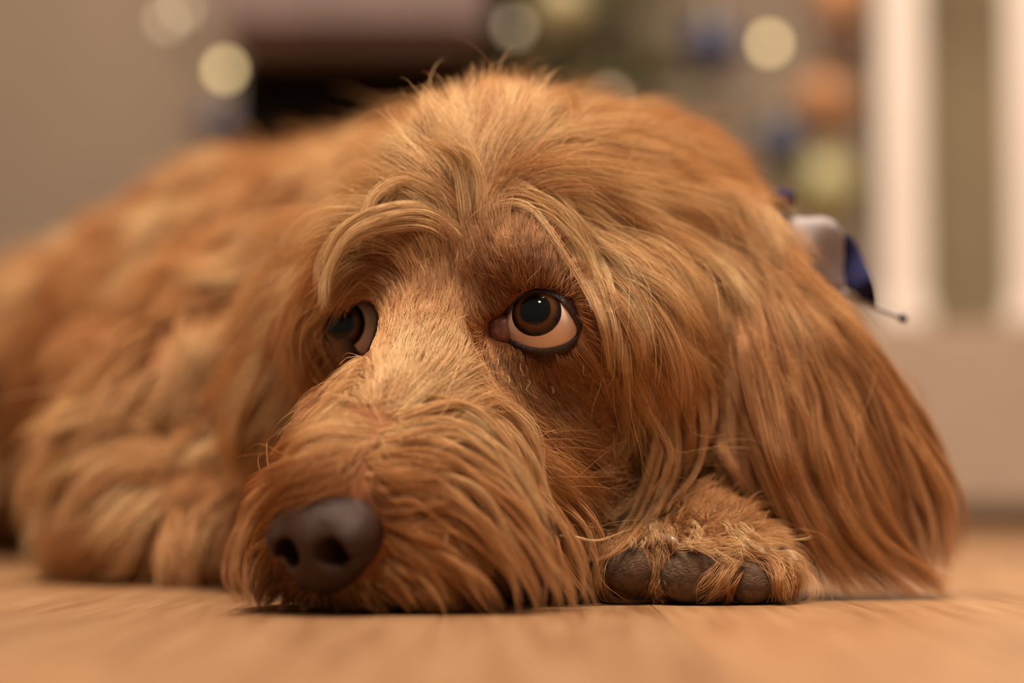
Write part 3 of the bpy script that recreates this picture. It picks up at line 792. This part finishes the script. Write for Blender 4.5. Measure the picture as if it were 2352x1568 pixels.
locks([(1010,470),(930,425),(865,460),(830,560)], 6, 14, 10, 40, 2.8, 1.0, .8)
locks([(1080,500),(1085,420),(1050,350),(980,310)], 6, 14, 10, 40, 2.8, 1.0, .8)
locks([(930,965),(1050,950),(1140,1010),(1190,1110),(1195,1230)], 5, 16, 8, 27, 1.6, .55, .98)
locks([(1010,925),(1110,950),(1190,1030),(1230,1130),(1240,1230)], 13, 23, 8, 27, 2.0, .55, .68)
locks([(880,1110),(1000,1110),(1100,1170),(1180,1270),(1210,1370)], 15, 25, 8, 27, 2.0, .55, .5)
locks([(900,1230),(990,1260),(1070,1320),(1120,1395)], 15, 25, 7, 27, 2.0, .55, .48)
locks([(1130,1150),(1230,1230),(1290,1320),(1310,1395)], 15, 27, 9, 27, 2.0, .55, .48)
locks([(900,1000),(1030,985),(1130,1040),(1210,1130),(1250,1230)], 17, 27, 8, 27, 2.0, .55, .75)
locks([(880,1060),(1010,1050),(1120,1100),(1210,1200),(1260,1310)], 11, 25, 7, 33, 2.2, .55, .6)
locks([(910,1150),(1050,1160),(1160,1230),(1240,1330),(1270,1395)], 11, 25, 7, 33, 2.2, .55, .52)
locks([(1060,1010),(1180,1100),(1270,1210),(1330,1320),(1340,1390)], 11, 25, 8, 33, 2.2, .55, .5)
locks([(1210,1080),(1300,1160),(1350,1250),(1365,1340)], 10, 23, 8, 33, 2.0, .55, .48)
locks([(780,1040),(680,1080),(590,1150),(540,1240),(530,1320)], 8, 14, 6, 24, 2.0, .55, .5)
locks([(700,1110),(610,1160),(560,1240),(550,1330),(575,1395)], 8, 14, 6, 24, 2.0, .55, .45)
locks([(650,1230),(595,1290),(580,1360),(600,1402)], 8, 21, 8, 24, 2.0, .55, .42)
locks([(905,1145),(975,1150),(1060,1190),(1130,1260)], 14, 16, 7, 24, 1.8, .5, .42)
locks([(902,1195),(965,1215),(1040,1265),(1090,1340)], 14, 16, 7, 24, 1.8, .5, .42)
locks([(893,1245),(945,1285),(1000,1345),(1030,1400)], 14, 15, 7, 24, 1.8, .5, .45)
locks([(872,1300),(915,1335),(955,1390)], 12, 12, 6, 24, 1.8, .5, .42)
locks([(622,1215),(585,1250),(562,1310),(560,1370)], 10, 11, 7, 22, 1.8, .5, .42)
locks([(640,1290),(605,1340),(595,1403)], 14, 13, 7, 24, 1.8, .5, .4)
locks([(610,1230),(565,1310),(562,1400)], 14, 13, 7, 24, 1.8, .5, .42)
locks([(700,1345),(690,1375),(680,1402)], 10, 16, 5, 30, 1.6, .5, .3)
locks([(760,1362),(765,1385),(770,1404)], 10, 16, 5, 30, 1.6, .5, .22)
locks([(830,1350),(860,1380),(885,1404)], 10, 16, 6, 30, 1.8, .5, .34)
locks([(900,1330),(950,1370),(985,1403)], 10, 16, 6, 30, 1.8, .5, .42)
locks([(640,1320),(615,1365),(610,1402)], 10, 14, 6, 30, 1.8, .5, .36)
locks([(1130,1232),(1210,1252),(1290,1235),(1370,1252),(1450,1215)], 1, 3, 9, 14, .8, .2, .75)
for _ in range(150):
    p = np.array([rng.uniform(760, 1640), rng.uniform(380, 1330)]); a = rng.uniform(-.9, .9); X = raycast(p[:1], p[1:])
    if not np.isfinite(X).all(): continue
    fd = flow(X)[0]; q = X[0] + fd[:3] * .012; x0, y0, _ = proj(X[0]); x1, y1, _ = proj(q); d2 = np.array([x1 - x0, y1 - y0]); d2 = d2 / (np.linalg.norm(d2) + 1e-6)
    d2 = np.array([d2[0] * math.cos(a) - d2[1] * math.sin(a), d2[0] * math.sin(a) + d2[1] * math.cos(a)]); ln = rng.uniform(50, 150) if fd[3] > 15 else rng.uniform(30, 60)
    c = surf([p, p + d2 * ln * .35, p + d2 * ln * .7 + rng.normal(0, 6, 2), p + d2 * ln + rng.normal(0, 12, 2)], 0, rng.uniform(4, 11))
    if c is not None: lock(c, 1 + int(rng.integers(0, 2)), .0004, .0003, .9, .00005, .0003 if ln < 62 else .0009)
flush('face_locks', 'longer golden locks of brows, cheeks and moustache')
for i in range(26):
    x = rng.uniform(0, 1)
    c = [W(770 - 60 * x, 540 + 40 * x, .825), W(735 - 90 * x, 720, .815), W(690 - 100 * x, 880, .815), W(620 - 60 * x, 1000, .82), W(560 - 20 * x, 1080 + 30 * x, .825)]
    lock(np.array(c) + rng.normal(0, .002, (5, 3)), 60, .004, .0008, .55 + rng.normal(0, .08), .0001, .002)
flush('far_ear_feathering', 'long hair of the far ear behind the muzzle', eyes=False)
def tufts(rows, copies):
    for (x, y), (dx, dy), n, tone in rows:
        for _ in range(copies):
            p = np.array([x, y]) + rng.normal(0, 13, 2); q = np.array([dx, dy]) * rng.uniform(.6, 1.15) + rng.normal(0, 10, 2)
            c = surf([p, p + q * .35, p + q * .7 + rng.normal(0, 4, 2), p + q + rng.normal(0, 7, 2)], 0, 8)
            if c is not None: lock(c, n, .0015, .0012, tone + rng.normal(0, .1), .00006, .0008)
tufts((((1755, 1215), (80, -14), 12, 1.0), ((1760, 1238), (72, 10), 10, .95), ((1690, 1222), (40, 34), 10, .92), ((1565, 1250), (85, 14), 9, .85), ((1640, 1258), (75, 12), 8, .8),
       ((1620, 1190), (-30, -50), 6, .42), ((1680, 1170), (20, -60), 6, .45), ((1740, 1170), (-25, -55), 6, .45), ((1580, 1190), (40, -40), 6, .4), ((1465, 1195), (-10, 52), 9, .85), ((1500, 1195), (5, 48), 8, .75),
       ((1530, 1190), (10, 50), 6, .6), ((1600, 1205), (10, 40), 8, .8), ((1780, 1300), (22, 70), 7, .6), ((1410, 1225), (-18, 36), 6, .5)), 15)
flush('paw_tufts', 'pale tufts on top of the upturned paw', eyes=False)
tufts((((1700, 1285), (-62, 95), 9, .6), ((1690, 1300), (-60, 80), 8, .55), ((1515, 1335), (-2, 48), 7, .5)), 12)
flush('toe_tufts', 'brown tufts between the toe pads', eyes=False, pads=False)

# ================================================================== BANDANA
m_cloth = simple('shaded_white_cloth', (0.42, 0.37, 0.38), 0.9, 0.2, noise=(300, 0.06), bump=(2500, 0.3))  # white cloth greyed, the shade on it put into the colour
m_navy = simple('navy_cloth', (0.018, 0.018, 0.07), 0.85, 0.2, noise=(300, 0.2), bump=(2500, 0.3))
BAN = empty('bandana', W(1850, 600, .84)); tag(BAN, "white bandana with navy border tied round the dog's neck", 'bandana')
BI = Matrix.Translation(-Vector(W(1850, 600, .84)))
def sheet(name, up, lo, mat, rows=6, th=.0009):
    V = []; F = []; n = len(up)
    U = resample([W(*p) for p in up], 18); Lw = resample([W(*p) for p in lo], 18)
    for side in (0, 1):
        for r in range(rows + 1):
            t = r / rows
            for i in range(18):
                V.append(U[i] * (1 - t) + Lw[i] * t + np.array([0, .004 * math.sin(3.1 * t + i * .35) + side * th, 0]))
    o1 = (rows + 1) * 18
    for r in range(rows):
        for i in range(17):
            q = [r * 18 + i, r * 18 + i + 1, (r + 1) * 18 + i + 1, (r + 1) * 18 + i]
            F.append(q); F.append([x + o1 for x in q[::-1]])
    ring = [i for i in range(18)] + [r * 18 + 17 for r in range(1, rows + 1)] + [rows * 18 + i for i in range(16, -1, -1)] + [r * 18 for r in range(rows - 1, 0, -1)]
    for a, b in zip(ring, ring[1:] + ring[:1]): F.append([b, a, a + o1, b + o1])
    o = mesh_obj(name, V, F, mat); o.parent = BAN; o.matrix_parent_inverse = BI
    return o
sheet('cloth', [(1700,520,.850),(1780,486,.846),(1840,500,.842),(1900,503,.838),(1938,535,.834)], [(1700,660,.850),(1780,650,.845),(1840,650,.840),(1900,656,.836),(1948,672,.833)], m_cloth)['label'] = 'white folded cloth'
sheet('border', [(1936,536,.8335),(1962,545,.833),(1985,590,.832),(2003,650,.831),(2014,702,.831)], [(1944,660,.8335),(1958,672,.833),(1975,684,.832),(1995,697,.831),(2013,706,.831)], m_navy)['label'] = 'navy blue border'
def tube(name, pts, r0, r1, mat, parent, inv, n=10):
    c = resample(pts, 14); V = []; F = []
    tg = nrm(np.gradient(c, axis=0)); a = nrm(np.cross(tg, [0, 1, 0.1])); b = np.cross(tg, a)
    for i in range(14):
        r = r0 + (r1 - r0) * i / 13
        for j in range(n): t = 6.2832 * j / n; V.append(c[i] + r * (math.cos(t) * a[i] + math.sin(t) * b[i]))
    for i in range(13):
        for j in range(n): k = (j + 1) % n; F.append((i * n + j, i * n + k, (i + 1) * n + k, (i + 1) * n + j))
    F.append(tuple(range(n))[::-1]); F.append(tuple(range(13 * n, 14 * n)))
    o = mesh_obj(name, V, F, mat); o.parent = parent; o.matrix_parent_inverse = inv
    return o
tube('hem', [W(1935, 668, .834), W(1975, 688, .833), W(2015, 706, .832), W(2068, 727, .831)], .0010, .0007, m_cloth, BAN, BI)['label'] = 'rolled pale hem'
tube('hem_tip', [W(2066, 726, .831), W(2072, 729, .831), W(2077, 732, .831), W(2082, 735, .831)], .0016, .0012, m_navy, BAN, BI)
bm = bmesh.new(); bmesh.ops.create_icosphere(bm, subdivisions=3, radius=1)
for v in bm.verts:
    c = v.co; k = 1 + .18 * math.sin(5 * c.x + 3 * c.z) * math.cos(4 * c.y); c.x *= .0048 * k; c.y *= .004 * k; c.z *= .0036 * k
o = bm_obj('knot', bm, m_navy); o.location = W(1800, 456, .845); o.parent = BAN; o.matrix_parent_inverse = BI

# ================================================================== THE ROOM
def box(name, lo, hi, mat, parent=None, bev=0.0, rz=0.0, origin=None):
    lo = np.array(lo, float); hi = np.array(hi, float); c = (lo + hi) / 2; d = (hi - lo)
    bm = bmesh.new(); bmesh.ops.create_cube(bm, size=1); bmesh.ops.scale(bm, vec=d, verts=bm.verts)
    if bev: bmesh.ops.bevel(bm, geom=list(bm.edges), offset=bev, segments=2, affect='EDGES')
    o = bm_obj(name, bm, mat, smooth=False)
    o.location = c
    if parent: o.parent = parent
    return o
# floor: strips of oak laid away from the camera
def wood_mat():
    m, nt, b = mat_new('oak_strip'); L = nt.links
    tc = nt.nodes.new('ShaderNodeTexCoord'); oi = nt.nodes.new('ShaderNodeObjectInfo')
    mp = nt.nodes.new('ShaderNodeMapping'); mp.inputs['Scale'].default_value = (150, 7, 30)
    sh = nt.nodes.new('ShaderNodeVectorMath'); sh.operation = 'SCALE'; sh.inputs[0].default_value = (37, 91, 13)
    av = nt.nodes.new('ShaderNodeVectorMath'); av.operation = 'ADD'
    L.new(oi.outputs['Random'], sh.inputs['Scale']); L.new(tc.outputs['Object'], mp.inputs['Vector'])
    L.new(mp.outputs[0], av.inputs[0]); L.new(sh.outputs[0], av.inputs[1])
    n = nt.nodes.new('ShaderNodeTexNoise'); n.inputs['Scale'].default_value = 1.0; n.inputs['Detail'].default_value = 7; n.inputs['Roughness'].default_value = .62
    L.new(av.outputs[0], n.inputs['Vector'])
    r = nt.nodes.new('ShaderNodeValToRGB'); e = r.color_ramp.elements
    e[0].position = .28; e[0].color = (0.21, 0.094, 0.040, 1); e[1].position = .72; e[1].color = (0.41, 0.232, 0.120, 1)
    x = e.new(.5); x.color = (0.325, 0.170, 0.083, 1)
    L.new(n.outputs['Fac'], r.inputs['Fac'])
    hs = nt.nodes.new('ShaderNodeHueSaturation')
    mr = nt.nodes.new('ShaderNodeMapRange'); mr.inputs['To Min'].default_value = .74; mr.inputs['To Max'].default_value = 1.06
    L.new(oi.outputs['Random'], mr.inputs['Value']); L.new(mr.outputs[0], hs.inputs['Value']); hs.inputs['Saturation'].default_value = 1.05; L.new(r.outputs['Color'], hs.inputs['Color'])
    L.new(hs.outputs[0], b.inputs['Base Color'])
    b.inputs['Roughness'].default_value = .42; b.inputs['Specular IOR Level'].default_value = .35
    bp = nt.nodes.new('ShaderNodeBump'); bp.inputs['Strength'].default_value = .25; bp.inputs['Distance'].default_value = .0006
    L.new(n.outputs['Fac'], bp.inputs['Height']); L.new(bp.outputs['Normal'], b.inputs['Normal'])
    return m
m_oak = wood_mat()
m_gap = simple('floor_joint', (0.20, 0.10, 0.05), .8, .2, noise=(20, .2))
floor = box('floor', (-3.0, -1.2, -.03), (3.0, 3.5, -.0030), m_gap); tag(floor, kind='structure')
rng2 = np.random.default_rng(3)
SW = 0.066
meshes = {}
for i in range(-20, 21):
    y = 0.10 - rng2.uniform(0, .4)
    while y < 3.2:
        ln = float(rng2.choice([.34, .42, .5, .58]))
        if ln not in meshes:
            bm = bmesh.new(); bmesh.ops.create_cube(bm, size=1); bmesh.ops.scale(bm, vec=(SW - .00025, ln - .0003, .003), verts=bm.verts)
            bmesh.ops.bevel(bm, geom=[e for e in bm.edges if all(v.co.z > 0 for v in e.verts)], offset=.0002, segments=1, affect='EDGES')
            me = bpy.data.meshes.new('plank'); bm.to_mesh(me); bm.free(); me.materials.append(m_oak); meshes[ln] = me
        if abs(i * SW + .01) < 0.35 + .32 * max(0, y + ln):
            o = bpy.data.objects.new('plank', meshes[ln]); COL.objects.link(o)
            o.location = (i * SW + .012, y + ln / 2, -.0015); o.parent = floor; o.matrix_parent_inverse = Matrix.Translation(-floor.location)
        y += ln
# walls
m_wall = simple('taupe_wall', (0.33, 0.245, 0.18), .9, .2, noise=(3, .08), bump=(300, .1))
tag(box('wall_back', (-3.0, 3.5, -.03), (3.0, 3.6, 2.5), m_wall), kind='structure')
m_base = simple('baseboard_paint', (0.60, 0.50, 0.42), .5, .4, noise=(5, .04))
tag(box('baseboard_back', (-3.0, 3.48, 0), (3.0, 3.4995, .10), m_base, bev=.004), kind='structure')

# staircase at the right
m_carpet = simple('beige_carpet', (0.40, 0.30, 0.225), .95, .1, noise=(40, .1), bump=(600, .6))
m_white = simple('white_gloss_paint', (0.80, 0.70, 0.62), .35, .4, noise=(8, .03))
m_dark = simple('shadow_gap_dark', (0.10, 0.07, 0.05), .7, .2, noise=(20, .2))
ST = empty('staircase', (0.637, 2.06, 0)); tag(ST, 'beige carpeted bottom stair with white balusters, right of the dog', 'staircase')
ST.rotation_euler = (0, 0, math.radians(-8))
def stair_part(name, lo, hi, mat, bev=.0): return box(name, lo, hi, mat, ST, bev)
stair_part('shadow_gap', (-.33, .02, 0), (.9, .28, .018), m_dark)  # dark strip standing in for the shadow under the bottom step
stair_part('step', (-.35, 0, .018), (.9, .30, .192), m_carpet, .008)
stair_part('step', (.20, .24, .192), (.9, .50, .365), m_carpet, .008)
for i in range(8):
    x = -.276 + i * .119
    b = stair_part('baluster', (x - .0210, .03, .192), (x + .0210, .072, 1.05), m_white, .003)
    p = box('baluster_foot', (-.0255, -.0255, -.429), (.0255, .0255, -.404), m_white, b, .003)
stair_part('handrail', (-.33, .02, 1.05), (.75, .085, 1.10), m_white, .01)
# wall behind the stairs
m_khaki = simple('khaki_wall', (0.30, 0.225, 0.135), .9, .2, noise=(3, .1))
tag(box('wall_right', (.46, 2.75, 0), (2.2, 2.85, 2.5), m_khaki), kind='structure')

# upholstered stool in front of the tree
m_mauve = simple('mauve_velvet', (0.20, 0.142, 0.130), .85, .3, noise=(12, .15), bump=(500, .3))
m_dwood = simple('shaded_wood', (0.008, 0.005, 0.003), .9, .1, noise=(30, .4))  # wood near black, with the shade under the seat put into its colour
sx0, sx1, sy = W(495, 0, 2.0)[0], W(1112, 0, 2.0)[0], 2.0
zt = W(800, 84, 2.0)[2]
SL = empty('stool', ((sx0 + sx1) / 2, sy + .15, 0)); tag(SL, 'dark wooden stool with mauve cushion before the tree', 'stool')
hw = (sx1 - sx0) / 2
box('cushion', (-hw, -.15, zt), (hw, .15, zt + .10), m_mauve, SL, .018)
box('shade_apron', (-hw + .004, -.06, zt - .20), (hw - .004, .10, zt), m_dwood, SL, .004)  # deep dark panel standing in for the shaded space under the cushion
for a in (-1, 1):
    for b in (-1, 1):
        box('leg', (a * (hw - .028) - .018, b * .12 - .018, 0), (a * (hw - .028) + .018, b * .12 + .018, zt - .08), m_dwood, SL, .004)
box('shelf', (-hw + .03, -.12, .10), (hw - .03, .12, .13), m_dwood, SL, .004)

# Christmas tree
def leaf_mat(name, c):
    return simple(name, c, .7, .3, noise=(15, .35))
m_needle = leaf_mat('needle', (0.150, 0.128, 0.060)); m_bark = simple('bark', (0.12, 0.07, 0.04), .9, .1, noise=(40, .4))
TX, TY = W(1100, 300, 2.92)[0], 2.92
TR = empty('christmas_tree', (TX, TY, 0)); tag(TR, 'decorated green fir tree standing behind the dog', 'tree')
tube('trunk', [(0, 0, 0), (0, 0, .5), (0, 0, 1.0), (0, 0, 1.65)], .03, .008, m_bark, TR, Matrix.Identity(4))
V, F, BR = [], [], []
for i in range(240):
    z = .16 + 1.45 * (i / 240) ** 1.5; R = .50 * (1 - z / 1.75) + .03
    a = i * 2.39996 + rng2.normal(0, .1); dr = np.array([math.cos(a), math.sin(a), 0])
    tip = dr * R * rng2.uniform(.8, 1.05) + np.array([0, 0, z - .10 * R * 2 + .03]); rt = np.array([0, 0, z])
    BR.append(tip)
    for j in range(130):
        t = rng2.uniform(.12, 1); c = rt * (1 - t) + tip * t + np.array([0, 0, -.05 * t * (1 - t)])
        nd = nrm(rng2.normal(size=3) + dr * .9); sd = nrm(np.cross(nd, rng2.normal(size=3))) * .0036; ln = rng2.uniform(.03, .05) * (1.1 - .4 * t)
        k = len(V); V += [c - sd, c + sd, c + nd * ln + sd * .4, c + nd * ln - sd * .4]; F.append((k, k + 1, k + 2, k + 3))
o = mesh_obj('needles', V, F, m_needle, TR, smooth=False); o['kind'] = 'stuff'
V, F = [], []
for i, tip in enumerate(BR):
    z = .16 + 1.45 * (i / 240) ** 1.5; rt = np.array([0, 0, z]); d = tip - rt; s1 = nrm(np.cross(d, [0, 0, 1])) * .003; s2 = nrm(np.cross(d, s1)) * .003
    k = len(V); V += [rt + s1, rt + s2, rt - s1, rt - s2, tip]
    F += [(k, k + 1, k + 4), (k + 1, k + 2, k + 4), (k + 2, k + 3, k + 4), (k + 3, k, k + 4)]
o = mesh_obj('branches', V, F, m_bark, TR, smooth=False); o['kind'] = 'stuff'
# baubles on the tree
def bauble(px, py, d, r, col, label):
    e = empty('bauble', W(px, py, d)); tag(e, label, 'bauble', 'baubles on the tree')
    m = simple('bauble_' + str(len(bpy.data.materials)), col, .35, .5, noise=(60, .1))
    bm = bmesh.new(); bmesh.ops.create_uvsphere(bm, u_segments=24, v_segments=16, radius=r); bm_obj('globe', bm, m, e)
    bm = bmesh.new(); bmesh.ops.create_cone(bm, segments=16, radius1=r * .25, radius2=r * .22, depth=r * .35, cap_ends=True); c = bm_obj('cap', bm, m_gold, e); c.location = (0, 0, r * 1.08)
    bm = bmesh.new(); bmesh.ops.create_cone(bm, segments=8, radius1=r * .04, radius2=r * .04, depth=r * .3, cap_ends=True); c = bm_obj('hook', bm, m_gold, e); c.location = (0, 0, r * 1.35)
m_gold = simple('gold_cap', (0.55, 0.40, 0.15), .35, .5, metallic=.8)
for a in ((1635, 105, 2.38, .032, (.045, .048, .10), 'blue bauble high on the tree, left of the brown one'), (1795, 325, 2.45, .030, (.06, .065, .11), 'lower blue bauble at the right of the tree'),
          (1900, 235, 2.50, .036, (.45, .20, .08), 'orange bauble at the right edge of the tree'), (1935, 95, 2.48, .026, (.13, .05, .02), 'dark brown bauble near the white balusters'),
          (1930, 0, 2.50, .030, (.50, .22, .08), 'orange bauble above the brown one, at the top edge'), (1890, 440, 2.50, .044, (.36, .31, .14), 'gold bauble low on the tree near the bandana'),
          (1290, 20, 2.40, .030, (.36, .30, .15), 'gold bauble at the top beside the stool'), (505, 285, 2.45, .028, (.10, .085, .11), 'dusky blue bauble low at the left of the tree')):
    bauble(*a)
# string of warm lights
LT = empty('string_lights', (TX, TY, 0)); tag(LT, 'string of round warm white lights wound through the tree', 'string lights')
LI = Matrix.Translation((-TX, -TY, 0))
m_bulb = bpy.data.materials.new('bulb'); m_bulb.use_nodes = True
bb = m_bulb.node_tree.nodes['Principled BSDF']; bb.inputs['Base Color'].default_value = (.8, .6, .3, 1)
bb.inputs['Emission Color'].default_value = (1, .74, .36, 1); bb.inputs['Emission Strength'].default_value = 5
m_bulb.cycles.emission_sampling = 'NONE'
m_dim = m_bulb.copy(); m_dim.name = 'dim_bulb'; m_dim.node_tree.nodes['Principled BSDF'].inputs['Emission Strength'].default_value = 1.3; m_dim.node_tree.nodes['Principled BSDF'].inputs['Emission Color'].default_value = (1, .80, .58, 1)
m_dim.cycles.emission_sampling = 'NONE'
m_wire = simple('green_wire', (0.02, 0.035, 0.015), .6, .3)
bulbs = [(383, 48, 2.42), (418, 20, 2.46), (517, 160, 2.40), (1182, 62, 2.38), (1400, 222, 2.4), (1767, 100, 2.40)]
bulb_pts = [W(*b) for b in bulbs]
for bi, p in enumerate(bulb_pts):
    bm = bmesh.new(); bmesh.ops.create_uvsphere(bm, u_segments=16, v_segments=12, radius=.0062)
    for v in bm.verts: v.co.z *= 1.15
    b = bm_obj('bulb', bm, m_bulb if bi in (2, 5) else m_dim); b.location = p; b.parent = LT; b.matrix_parent_inverse = LI
    bm = bmesh.new(); bmesh.ops.create_cone(bm, segments=12, radius1=.004, radius2=.004, depth=.012, cap_ends=True)
    c = bm_obj('socket', bm, m_wire, b); c.location = (0, .010, -.004); c.rotation_euler = (math.pi / 2, 0, 0)
order = [0, 1, 2, 3, 4, 5]
for a, b in zip(order, order[1:]):
    p, q = bulb_pts[a], bulb_pts[b]; off = np.array([0, .016, 0])
    mid = (p + q) / 2 + np.array([0, .14, -.03])
    tube('wire', [p + off, (p + mid) / 2 + np.array([0, .04, -.01]), mid, (q + mid) / 2 + np.array([0, .04, -.01]), q + off], .0012, .0012, m_wire, LT, LI, 6)
print('done', time.time() - T0)
